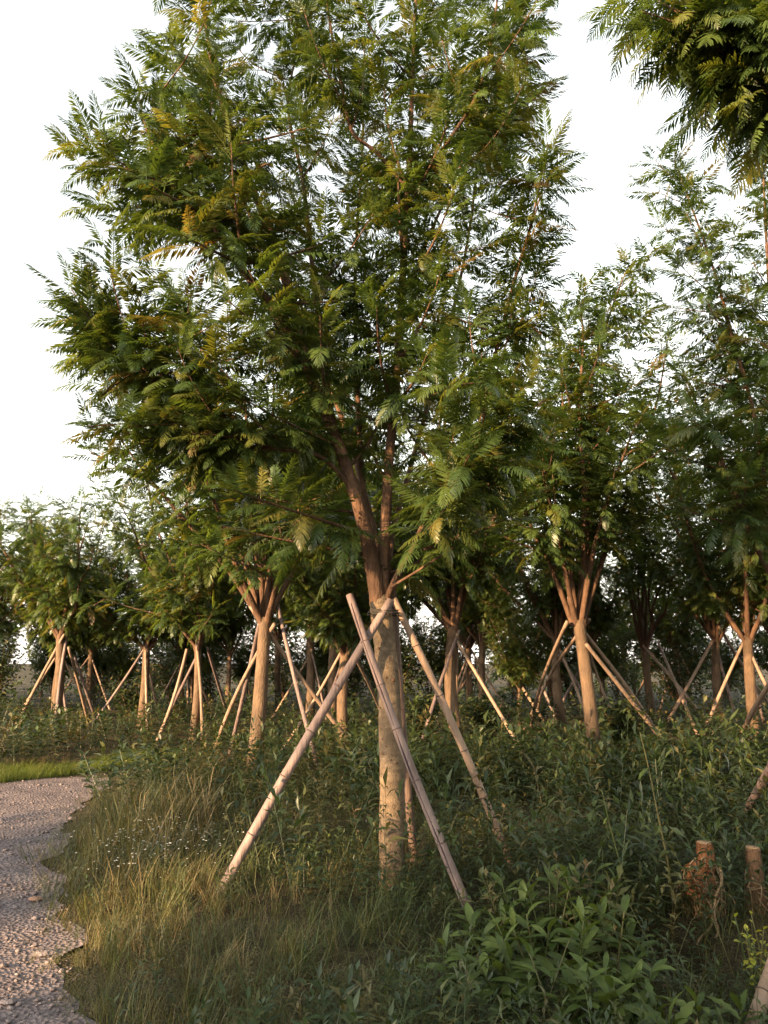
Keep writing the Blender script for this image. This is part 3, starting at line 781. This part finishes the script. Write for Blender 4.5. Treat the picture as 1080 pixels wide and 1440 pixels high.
props([(929, 1031, 1001, 903), (1041, 1024, 1007, 908), (1098, 1010, 1012, 882)], YH, 'bamboo prop leaning on the dark trunk behind the crossed poles', 'props of the dark-trunked tree', .04)
props([(1040, 1052, 1105, 930)], YR1, 'lone bamboo prop rising from dark weeds to the spire-topped tree', None, .045, (M_BAMBOO2,))
prop_px(1034, 1170, 1160, 950, 5.2, .036, 'thick bamboo prop foot behind the orange cut stump', 'props of the near side tree', M_BAMBOO, 1)
prop_px(1058, 1450, 1190, 1080, 4.7, .034, 'pale bamboo prop end among the serrated weeds', 'props of the near side tree', M_BAMBOO2, 1)

# the rows behind are propped too: three thin poles round each of the trees that can be made out
frg = np.random.default_rng(66)
for x, y in FARPROP:
    a0 = frg.uniform(0, 6.28)
    for k in range(3):
        a = a0 + k * 2.09 + frg.normal(0, .2)
        zt = frg.uniform(1.75, 2.15)
        foot = np.array([x + math.cos(a) * frg.uniform(1.0, 1.35), y + math.sin(a) * 1.15, -.12])
        top = np.array([x - math.cos(a) * .05, y - math.sin(a) * .05, zt])
        bamboo(foot, top, .034, .028, 'thin bamboo prop among the crowded far tree rows', 'props of the far tree rows', (M_BAMBOO2, M_BAMBOO)[k % 2], 0)

# ------------------------------------------------------------------ undergrowth
def leaf_quad(a, d, n_, L, wd, fold=.25, bend=.25):
    """two folded quads: a kite with a midrib"""
    d = d / np.linalg.norm(d)
    s = np.cross(d, n_); s /= np.linalg.norm(s) + 1e-9
    n_ = np.cross(s, d)
    m = a + d * L * .45 - n_ * 0
    t = a + d * L * .97 - n_ * L * bend
    l_ = m + s * wd + n_ * wd * fold
    r_ = m - s * wd + n_ * wd * fold
    return np.array([a, l_, t, m, r_]), np.array([[0, 3, 2, 1], [0, 4, 2, 3]])
def weed_proto(rg, leaves, h, ll, wr, lean=.15):
    parts = []
    top = np.array([rg.normal(0, lean), rg.normal(0, lean), 1]) * h
    st = np.array([[0, 0, 0], top * .5 + [0, 0, .05 * h], top])
    sw = np.array([[.005, 0, 0], [.004, 0, 0], [.002, 0, 0]])
    parts.append((np.concatenate([st + sw, st - sw]), np.array([[0, 1, 4, 3], [1, 2, 5, 4]])))
    az = rg.uniform(0, 6)
    for k in range(leaves):
        s = .25 + .75 * (k + .5) / leaves
        c = st[0] * (1 - s) ** 2 + 2 * st[1] * s * (1 - s) + st[2] * s * s
        az += 2.4 + rg.normal(0, .3)
        e = R(rg.uniform(5, 45) + 35 * (s > .85))
        d = np.array([math.cos(az) * math.cos(e), math.sin(az) * math.cos(e), math.sin(e)])
        parts.append(leaf_quad(c, d, np.array([0, 0, 1.]) + rg.normal(0, .2, 3), ll * rg.uniform(.7, 1.2) * (1.1 - .4 * s), ll * wr * rg.uniform(.8, 1.2)))
    return join(parts)
def grass_proto(rg, blades, h, spread, wd, bend=.5):
    parts = []
    for k in range(blades):
        az = rg.uniform(0, 6.28)
        a = np.array([rg.normal(0, spread), rg.normal(0, spread), 0])
        hh = h * rg.uniform(.5, 1.15)
        o = np.array([math.cos(az), math.sin(az), 0]) * hh * rg.uniform(.15, 1) * bend
        s = np.array([-math.sin(az), math.cos(az), 0]) * wd * rg.uniform(.7, 1.3)
        p = [a, a + o * .2 + [0, 0, hh * .5], a + o * .6 + [0, 0, hh * .86], a + o * 1.15 + [0, 0, hh * rg.uniform(.75, 1.05)]]
        ws = [.8, 1, .7, .12]
        Vv = np.concatenate([[p_ + s * w_, p_ - s * w_] for p_, w_ in zip(p, ws)])
        parts.append((Vv, np.array([[0, 1, 3, 2], [2, 3, 5, 4], [4, 5, 7, 6]])))
    return join(parts)
ur = np.random.default_rng(77)
WEEDS = [weed_proto(ur, int(ur.integers(13, 19)), 1.0, .24, .105) for _ in range(6)]
WEEDW = [weed_proto(ur, 16, 1.0, .24, .12, .3) for _ in range(4)]
GRASS = [grass_proto(ur, 11, 1.0, .10, .0055, b_) for b_ in (.5, .7, .9, 1.1, .6, 1.3)]
GRASS_F = [grass_proto(ur, 10, 1.0, .16, .014, .6) for _ in range(4)]
def scatter(name, label, cat, protos, xy, hts, mat, tilt=.15, widen=1.0, zoff=-.02):
    N = len(xy)
    pid = ur.integers(0, len(protos), N)
    az = ur.uniform(0, 6.283, N)
    tx, ty = ur.normal(0, tilt, N), ur.normal(0, tilt, N)
    c, s = np.cos(az), np.sin(az)
    M = np.zeros((N, 3, 3))
    wd = hts * widen
    M[:, 0, 0] = c * wd; M[:, 0, 1] = -s * wd; M[:, 1, 0] = s * wd; M[:, 1, 1] = c * wd
    M[:, 0, 2] = tx * hts; M[:, 1, 2] = ty * hts; M[:, 2, 2] = hts
    M[:, 2, 0] = -tx * wd * .5; M[:, 2, 1] = -ty * wd * .5
    pos = np.stack([xy[:, 0], xy[:, 1], H(xy[:, 0], xy[:, 1]) + zoff], -1)
    tint = ur.uniform(0, 1, N)
    Vs, Qs, Ts, nv = [], [], [], 0
    for k, (pv, pq) in enumerate(protos):
        m = pid == k
        if not m.any():
            continue
        v_, q_ = place(pv, pq, M[m], pos[m])
        Vs.append(v_); Qs.append(q_ + nv); nv += len(v_); Ts.append(np.repeat(tint[m], len(pv)))
    o = link(name, make_mesh(name, np.concatenate(Vs), np.concatenate(Qs), np.concatenate(Ts), mat=mat))
    return tag(o, label, cat, kind='stuff')
def sample(n, y0, y1, power=1.0, wx=.72, pad=1.2):
    """ground points in front of the camera, thinner with distance"""
    t = ur.uniform(0, 1, n)
    y = y0 * (y1 / y0) ** t if power == 1 else (y0 ** (1 - power) + t * (y1 ** (1 - power) - y0 ** (1 - power))) ** (1 / (1 - power))
    x = ur.uniform(-1, 1, n) * (wx * y + pad)
    return np.stack([x, y], -1)
def clump(xy, f=1.3, ph=0.0):
    x, y = xy[:, 0], xy[:, 1]
    return .5 + .25 * np.sin(x * f + ph + 1.7 * np.sin(y * f * .6)) + .25 * np.sin(y * f * 1.4 + 1.1 * ph + 1.3 * np.sin(x * f * .8))
# grassy side: left of a line from the trunk's foot to the camera
def grassy(xy):
    x, y = xy[:, 0], xy[:, 1]
    lim = np.interp(y, [2, 3.5, 4.5, 6, 8, 10, 14], [.5, .4, -.2, -1.1, -1.5, -2.2, -2.6])
    return np.clip((lim - x) / .5 + .5, 0, 1)
SHC = G(780, 1400)[:2]
def shrubby(xy):
    return np.exp(-(((xy[:, 0] - SHC[0]) / .62) ** 2 + ((xy[:, 1] - SHC[1]) / .62) ** 2) ** 2)
def off_path(xy, m=.0):
    return (ur.uniform(0, 1, len(xy)) > .93 * np.maximum(pit(xy[:, 0], xy[:, 1]), .85 * shrubby(xy))) &  (-path_sd(xy[:, 0], xy[:, 1]) > m + ur.uniform(-.25, .18, len(xy)))

p = sample(15800, 2.2, 13, wx=.64, pad=1)
gy = grassy(p); d_edge = -path_sd(p[:, 0], p[:, 1])
k = off_path(p) & (ur.uniform(0, 1, len(p)) < .12 + .88 * gy) & (ur.uniform(0, 1, len(p)) < .35 + .65 * clump(p, 1.9))
p = p[k]
tall = np.exp(-(((p[:, 0] + 2.0) / 1.0) ** 2 + ((p[:, 1] - 7.6) / 2.4) ** 2))
hts = (.15 + .34 * tall) * ur.uniform(.6, 1.35, len(p)) * np.clip(.45 + (-path_sd(p[:, 0], p[:, 1])) / .9, .45, 1)
scatter('dry_grass', 'olive and straw coloured wild grass between the gravel path and main trunk', 'grass', GRASS, p, hts, M_GRASS, .25, 1.25)

p = sample(4600, 2.2, 12, wx=.62, pad=.9)
k = off_path(p, .1) & (ur.uniform(0, 1, len(p)) < .25 + .5 * clump(p, 1.5, 2))
p = p[k]
scatter('green_grass', 'fresh green grass blades mixed through the weeds', 'grass', GRASS, p, ur.uniform(.10, .34, len(p)), M_GREENG, .3, 1.3)

p = sample(9400, 2.2, 11, wx=.62, pad=.9)
gy = grassy(p)
k = off_path(p, .25) & (ur.uniform(0, 1, len(p)) < 1 - .58 * gy)
p = p[k]
rightness = np.clip((p[:, 0] - .4) / 1.2, 0, 1)
hts = (.19 + .23 * rightness * np.clip((p[:, 1] - 4.5) / 2.5, 0, 1)) * ur.uniform(.55, 1.45, len(p)) * (.45 + 1.1 * clump(p, 1.6, 1))
scatter('leafy_weeds', 'dense dark green narrow-leaved weeds covering the ground round the props', 'weeds', WEEDS, p, hts, M_WEED, .25, 1.15)

p = sample(2600, 3.4, 14, wx=.6, pad=.6)
k = off_path(p, .3) & (clump(p, 2.3, 4) > .62) & (ur.uniform(0, 1, len(p)) < 1 - .9 * grassy(p)) & (p[:, 1] > 4.6)
p = p[k]
scatter('withered_weeds', 'patches of withered straw-brown weeds among the green ones', 'weeds', WEEDS, p, ur.uniform(.2, .5, len(p)), M_GRASS, .35, 1.1)
p = sample(420, 5, 13, wx=.55, pad=.3)
p = p[(grassy(p) < .3)]
scatter('tall_weeds', 'taller green weeds standing above the weed carpet', 'weeds', WEEDS, p, ur.uniform(.5, .85, len(p)), M_WEED, .25, .8)
p = sample(4600, 9, 30, wx=.6, pad=1.2)
k = off_path(p, .15) & ~((p[:, 0] < -3.4) & (p[:, 1] < far_edge(p[:, 0]) + 1.1))
p = p[k]
hts = ur.uniform(.3, .65, len(p)) * (.45 + 1.0 * clump(p, 1.0, .5))
scatter('far_weeds', 'low leafy undergrowth beneath the far propped trees', 'weeds', WEEDW, p, hts, M_WEED, .25, 1.5)

xg = ur.uniform(-7.5, -3.6, 3200)
p = np.stack([xg, far_edge(xg) + ur.uniform(.0, 1.0, len(xg)) ** 1.4 * 1.3], -1)
scatter('short_grass', 'bright short green grass strip along the far edge of the gravel path', 'grass', GRASS, p, ur.uniform(.08, .18, len(p)), M_BRIGHT, .25, 1.6)
# loose stones on the path
def rock(rg, n=6):
    th = np.linspace(0, 2 * np.pi, n, endpoint=False)
    rings = []
    for z, r_ in ((-.35, .6), (0.05, 1.0), (.42, .62), (.5, .12)):
        rings.append(np.stack([np.cos(th) * r_ * rg.uniform(.75, 1.15, n), np.sin(th) * r_ * rg.uniform(.75, 1.15, n), z * rg.uniform(.8, 1.2, n)], -1))
    V_ = np.concatenate(rings)
    q_ = [[i * n + j, i * n + (j + 1) % n, (i + 1) * n + (j + 1) % n, (i + 1) * n + j] for i in range(3) for j in range(n)]
    return V_, np.array(q_)
ROCKS = [rock(ur) for _ in range(6)]
p = sample(12000, 2.6, 12, wx=.6, pad=.5)
sd_ = path_sd(p[:, 0], p[:, 1])
p = p[(sd_ > -.12) & (p[:, 0] < 0)]
o = scatter('loose_gravel', 'loose grey gravel strewn over the path', 'gravel', ROCKS, p, np.clip(ur.lognormal(-4.75, .5, len(p)), .004, .03), M_STONE, .3, 1.1, .012)
for i, (u, v, s, m, lb) in enumerate([(50, 1262, .04, M_RSTONE, 'reddish flat stone lying at the grassy edge of the path'), (62, 1338, .055, M_STONE, 'pale flat stone on the gravel near the grass'),
                                      (12, 1405, .035, M_STONE, 'grey lumpy stone lying in the coarse gravel')]):
    g = G(u, v)
    v_, q_ = rock(np.random.default_rng(i), 8)
    o = link('stone', make_mesh('stone', v_ * s * np.array([1.3, 1, .7]), q_, smooth=False, mat=m), loc=(g[0], g[1], float(H(g[0], g[1])) + .02))
    tag(o, lb, 'stone')

def bush(loc, h, wdt, seed, label, group, n=420):
    rg = np.random.default_rng(seed)
    root = tag(link('bush', None, loc=loc), label, 'bush', group)
    parts = []
    stems = []
    for k in range(9):
        a = rg.uniform(0, 6.28); e = rg.uniform(.15, 1.0)
        tip = np.array([math.cos(a) * wdt * e, math.sin(a) * wdt * e, h * rg.uniform(.6, 1)])
        st = smooth_poly([[0, 0, -.1], tip * [.35, .35, .5], tip], 4)
        stems.append(st); parts.append(tube(st, np.linspace(.02, .005, len(st)), 5, cap=False))
    v_, q_ = join(parts)
    link('stems', make_mesh('stems', v_, q_, mat=M_LIMB), root)
    lv = []
    for k in range(n):
        st = stems[rg.integers(9)]; i = rg.integers(3, len(st))
        c = st[i] + rg.normal(0, .16, 3) * np.array([wdt, wdt, h * .7])
        c[2] = abs(c[2])
        a = rg.uniform(0, 6.28); e = rg.uniform(-.5, .9)
        d = np.array([math.cos(a) * math.cos(e), math.sin(a) * math.cos(e), math.sin(e)])
        lv.append(leaf_quad(c, d, np.array([0, 0, 1.]) + rg.normal(0, .4, 3), rg.uniform(.10, .2), rg.uniform(.022, .045)))
    v_, q_ = join(lv)
    tag(link('leaves', make_mesh('leaves', v_, q_, np.repeat(rg.uniform(0, 1, n), 5), mat=M_WEED), root), kind='stuff')
    return root
def bush_at(x, y, h, wdt, seed, label, group=None, n=420):
    return bush((x, y, float(H(x, y))), h, wdt, seed, label, group, n)
for k, (u, v, h, wdt, lb) in enumerate([(690, 1045, .95, .6, 'dark leafy bush behind the pale prop'), (592, 1052, .95, .4, 'narrow dark bush right behind the main trunk'), (875, 1062, .9, .6, 'dark bush at the foot of the sunlit pale trunk'),
                                         (180, 1012, 1.3, .9, 'bushy shrub between the two trees past the path')]):
    g = G(u, v)
    bush_at(g[0], g[1], h, wdt, 300 + k, lb, None, 700)
proto_b = []
for k in range(3):
    proto_b.append(bush_at(-12 + 11 * k, 25 + k, 2.4, 1.5, 320 + k, 'tall dark bush filling the gap under the far trees', 'tall bushes under the far trees', 1500))
for k in range(46):
    x = -24 + 48 * ((k * 7) % 46 + ur.uniform(-.3, .3)) / 45; y = ur.uniform(22, 34) if k < 24 else ur.uniform(30, 36)
    copy_tree(proto_b[k % 3], (x, y, float(H(x, y))), ur.uniform(0, 6), ur.uniform(.8, 1.25), 'tall dark bush filling the gap under the far trees')

# ------------------------------------------------------------------ broad-leaved shrubs, stumps, roots
def big_leaf(rg, seg=5, wr=.16, fold=.22, bend=.5, serr=0.0):
    s = np.linspace(0, 1, seg + 1)
    mid = np.stack([np.sin(bend * s) / bend, 0 * s, -(1 - np.cos(bend * s)) / bend], -1)
    wv = wr * np.sin(np.pi * np.clip(s * .93 + .035, 0, 1)) ** .8
    if serr:
        wv = wv * (1 + serr * (-1) ** np.arange(seg + 1))
    up = np.stack([np.sin(bend * s), 0 * s, np.cos(bend * s)], -1)
    l_ = mid + np.array([0, 1, 0]) * wv[:, None] + up * (wv * fold)[:, None]
    r_ = mid - np.array([0, 1, 0]) * wv[:, None] + up * (wv * fold)[:, None]
    V_ = np.concatenate([l_, mid, r_]); n = seg + 1
    q_ = [[i, n + i, n + i + 1, i + 1] for i in range(seg)] + [[n + i, 2 * n + i, 2 * n + i + 1, n + i + 1] for i in range(seg)]
    return V_, np.array(q_)
LEAFM = [make_mesh('leaf', *big_leaf(ur, 5, .15, .25, b_), np.zeros(18), mat=M_BROAD) for b_ in (.3, .55, .8, 1.1)]
SERR = [make_mesh('leaf', *big_leaf(ur, 9, .12, .2, b_, .22), np.zeros(30), mat=M_BROAD) for b_ in (.5, .9)]
YEL = [make_mesh('leaf', *big_leaf(ur, 4, .30, .2, b_), np.zeros(15), mat=M_YELLOW) for b_ in (.4, .8)]
def shrub(name, label, group, loc, h, stems, leaves, ll, meshes, seed, spread=.16, e0=0, e1=65, stem_mat=M_GREENG):
    rg = np.random.default_rng(seed)
    root = tag(link(name, None, loc=loc), label, 'plant', group)
    for k in range(stems):
        az = rg.uniform(0, 6.28)
        o_ = np.array([math.cos(az), math.sin(az), 0]) * spread * rg.uniform(.3, 1)
        hh = h * rg.uniform(.65, 1.1)
        st = smooth_poly([o_ * .1, o_ * .5 + [0, 0, hh * .5], o_ + [0, 0, hh]], 4)
        v_, q_ = tube(st, np.linspace(.007, .003, len(st)), 6)
        so = link('stem', make_mesh('stem', v_, q_, np.zeros(len(v_)), mat=stem_mat), root)
        a = rg.uniform(0, 6.28)
        for j in range(leaves):
            s = .3 + .7 * (j + .5) / leaves
            i = s * (len(st) - 1); i0 = min(int(i), len(st) - 2)
            c = st[i0] + (st[i0 + 1] - st[i0]) * (i - i0)
            a += 2.4 + rg.normal(0, .25)
            e = R(e0 + (e1 - e0) * max(0, (s - .4) / .6) ** 1.5 + rg.normal(0, 12))
            d = Vector((math.cos(a) * math.cos(e), math.sin(a) * math.cos(e), math.sin(e)))
            up = Vector((rg.normal(0, .2), rg.normal(0, .2), 1))
            yv = up.cross(d).normalized(); zv = d.cross(yv)
            L_ = ll * rg.uniform(.7, 1.15) * (1 if s < .85 else .75)
            m4 = Matrix((d, yv, zv)).transposed().to_4x4() @ Matrix.Scale(L_, 4)
            m4.translation = Vector(c)
            o = link('leaf', meshes[int(rg.integers(len(meshes)))], so)
            o.matrix_local = m4
    return root
def on_ground(u, v, dz=0):
    g = G(u, v); return (g[0], g[1], float(H(g[0], g[1])) + dz - .02)
gs = 'broad-leaved shrubs by the pale prop'
for k, (u, v, h) in enumerate([(730, 1330, .36), (775, 1345, .40), (820, 1340, .36), (700, 1385, .30), (760, 1400, .34), (810, 1410, .34), (860, 1400, .34), (720, 1440, .26), (790, 1460, .28), (850, 1465, .26),
                               (890, 1350, .28), (650, 1410, .20), (905, 1440, .24), (680, 1335, .24), (845, 1320, .34)]):
    shrub('broad_leaved_shrub', 'broad-leaved dark green shrub at the foot of the pale bamboo prop', gs, on_ground(u, v), h * 1.25, 4, 10, .165, LEAFM, 200 + k, .17)
for k, (u, v, h) in enumerate([(925, 1455, .27), (985, 1462, .24), (1040, 1462, .24), (955, 1500, .22), (1010, 1510, .22)]):
    shrub('serrated_weed', 'light green weed with long toothed leaves below the dark hollow', 'toothed weeds below the stump', on_ground(u, v), h, 1, 11, .19, SERR, 240 + k, .03, 5, 70)
for k, (u, v, h) in enumerate([(1062, 1385, .42), (1072, 1405, .34), (1085, 1370, .48)]):
    shrub('yellow_leaved_sprig', 'small sprig with bright yellow-green leaves beside the hollow', 'yellow-leaved sprigs', on_ground(u, v), h, 3, 8, .045, YEL, 260 + k, .08)
# tall thin weeds
def tall_weed(pts, label, seed, Y_, ll=.10, n=14):
    rg = np.random.default_rng(seed)
    pw = [P(u, v, Y_) for u, v in pts]
    b = np.array(pw[0]); b[2] = float(H(b[0], b[1])) - .03
    pw = smooth_poly([b] + pw[1:], 6)
    root = tag(link('tall_weed', None, loc=b), label, 'plant')
    v_, q_ = tube(pw - b, np.linspace(.008, .002, len(pw)), 6)
    link('stem', make_mesh('stem', v_, q_, np.full(len(v_), .9), mat=M_GREENG), root)
    a = 0
    for j in range(n):
        s = .15 + .8 * j / n
        i = int(s * (len(pw) - 1)); a += 2.4
        e = R(rg.uniform(-30, 40))
        d = Vector((math.cos(a) * math.cos(e), math.sin(a) * math.cos(e), math.sin(e)))
        yv = Vector((0, 0, 1)).cross(d).normalized(); zv = d.cross(yv)
        m4 = Matrix((d, yv, zv)).transposed().to_4x4() @ Matrix.Scale(ll * rg.uniform(.6, 1.2), 4)
        m4.translation = Vector(pw[i] - b)
        link('leaf', LEAFM[int(rg.integers(4))], root).matrix_local = m4
YS = G(990, 1300)[1]
tall_weed([(948, 1290), (940, 1220), (926, 1150), (912, 1080), (900, 1030)], 'tall thin weed with pale stem rising beside the orange stump', 1, YS + .1)
tall_weed([(905, 1330), (880, 1240), (860, 1170), (846, 1110)], 'tall leaning weed with yellowing leaves above the shrubs', 2, YS, .085)

def stump(u, v, top_v, r, label, seed, roots=8, wood=None):
    rg = np.random.default_rng(seed)
    g = on_ground(u, v)
    Y_ = g[1]
    ht = P(u, top_v, Y_)[2] - g[2]
    root = tag(link('cut_stump', None, loc=g), label, 'stump')
    n = 16
    s = np.linspace(0, 1, n)
    c = np.stack([.03 * np.sin(s * 2), 0 * s, s * ht], -1)
    rr = r * (1.0 + .5 * (1 - s) ** 1.2 + .15 * np.sin(s * 9) * (1 - s))
    v_, q_ = tube(c, rr, 18, .11)
    link('wood', make_mesh('wood', v_, q_, mat=wood or M_STUMP), root)
    # clod of earth and fibre still held by the roots
    zc = np.linspace(-.95, .95, 9)
    cl = np.stack([-.03 + 0 * zc, -.02 + 0 * zc, ht * .48 + zc * ht * .30], -1)
    v_, q_ = tube(cl, r * (2.0 - .7 * zc) * .85 * (1 - zc ** 8) + .004, 18, .2)
    v_[:, 1] *= .8
    if roots > 20:
        link('root_clod', make_mesh('root_clod', v_, q_, smooth=False, mat=wood or M_STUMP), root)
    v_, q_ = tube(np.array([[.03 * math.sin(2), 0, ht], [.03 * math.sin(2), 0, ht + .008]]), [r * .93, r * .9], 18, .03)
    link('cut_face', make_mesh('cut_face', v_, q_, mat=M_ROOT), root)
    for k in range(roots):
        a = rg.uniform(math.pi * .9, math.pi * 2.1)
        d = np.array([math.cos(a), math.sin(a), 0])
        z0 = ht * rg.uniform(.25, .82)
        pts = [d * r * .8 + [0, 0, z0], d * r * 1.5 + [0, 0, z0 - .03] + rg.normal(0, .02, 3), d * r * 1.9 + [0, 0, z0 * .6] + rg.normal(0, .04, 3), d * r * rg.uniform(1.6, 2.4) + [0, 0, -.02]]
        pts = [np.asarray(q0) * [1.25, 1.1, 1] for q0 in pts]
        p_ = smooth_poly(pts, 5)
        v_, q_ = tube(p_, np.linspace(.0055, .002, len(p_)), 6)
        link('root', make_mesh('root', v_, q_, mat=M_ROOT), root)
    return g, ht
g1, h1 = stump(992, 1290, 1185, .048, 'orange cut stump wrapped in thin roots above the hollow', 5, 48)
g2, h2 = stump(1060, 1285, 1192, .045, 'second smaller weathered stump near the yellow sprigs', 6, 9, M_STUMP2)
# pale root dangling in a loop under the stump
YL = g1[1] - .22
lp = smooth_poly([P(1012, 1215, YL + .05), P(1015, 1240, YL), P(1006, 1262, YL - .02), P(1005, 1290, YL - .05), P(1010, 1310, YL - .05), P(998, 1328, YL - .06), P(982, 1332, YL - .07), P(984, 1320, YL - .06), P(1000, 1302, YL - .04), P(1004, 1280, YL - .03), P(1012, 1262, YL)], 5)
rt = tag(link('hanging_root', None, loc=lp[0]), 'pale thin root dangling in a loop below the orange stump', 'root')
v_, q_ = tube(lp - lp[0], np.linspace(.008, .006, len(lp)), 6)
link('strand', make_mesh('strand', v_, q_, mat=M_ROOT), rt)
lp2 = smooth_poly([P(1004, 1282, YL - .03), P(996, 1268, YL), P(988, 1262, YL + .05)], 4)
v_, q_ = tube(lp2 - lp[0], .0045, 6)
link('strand', make_mesh('strand', v_, q_, mat=M_ROOT), rt)

# white wild flowers in the grass
pts = []
for u, v in [(ur.normal(215, 60), ur.normal(1212, 22)) for _ in range(240)]:
    g = G(u, v + 22)
    pts.append(g[:2])
pts = np.array(pts)
def flower(rg):
    parts = []
    for k in range(5):
        a = k * 1.047
        parts.append(leaf_quad(np.array([.03, .02, 1]), np.array([math.cos(a), math.sin(a), .35]), np.array([0, 0, 1.]), .035, .012, .1, .1))
    return join(parts)
pts = pts[-path_sd(pts[:, 0], pts[:, 1]) > .1]
scatter('white_wildflowers', 'tiny white wild flowers dotted through the tall dry grass', 'flowers', [flower(ur)], pts, ur.uniform(.22, .36, len(pts)), M_FLOWER, .2, 1.0)
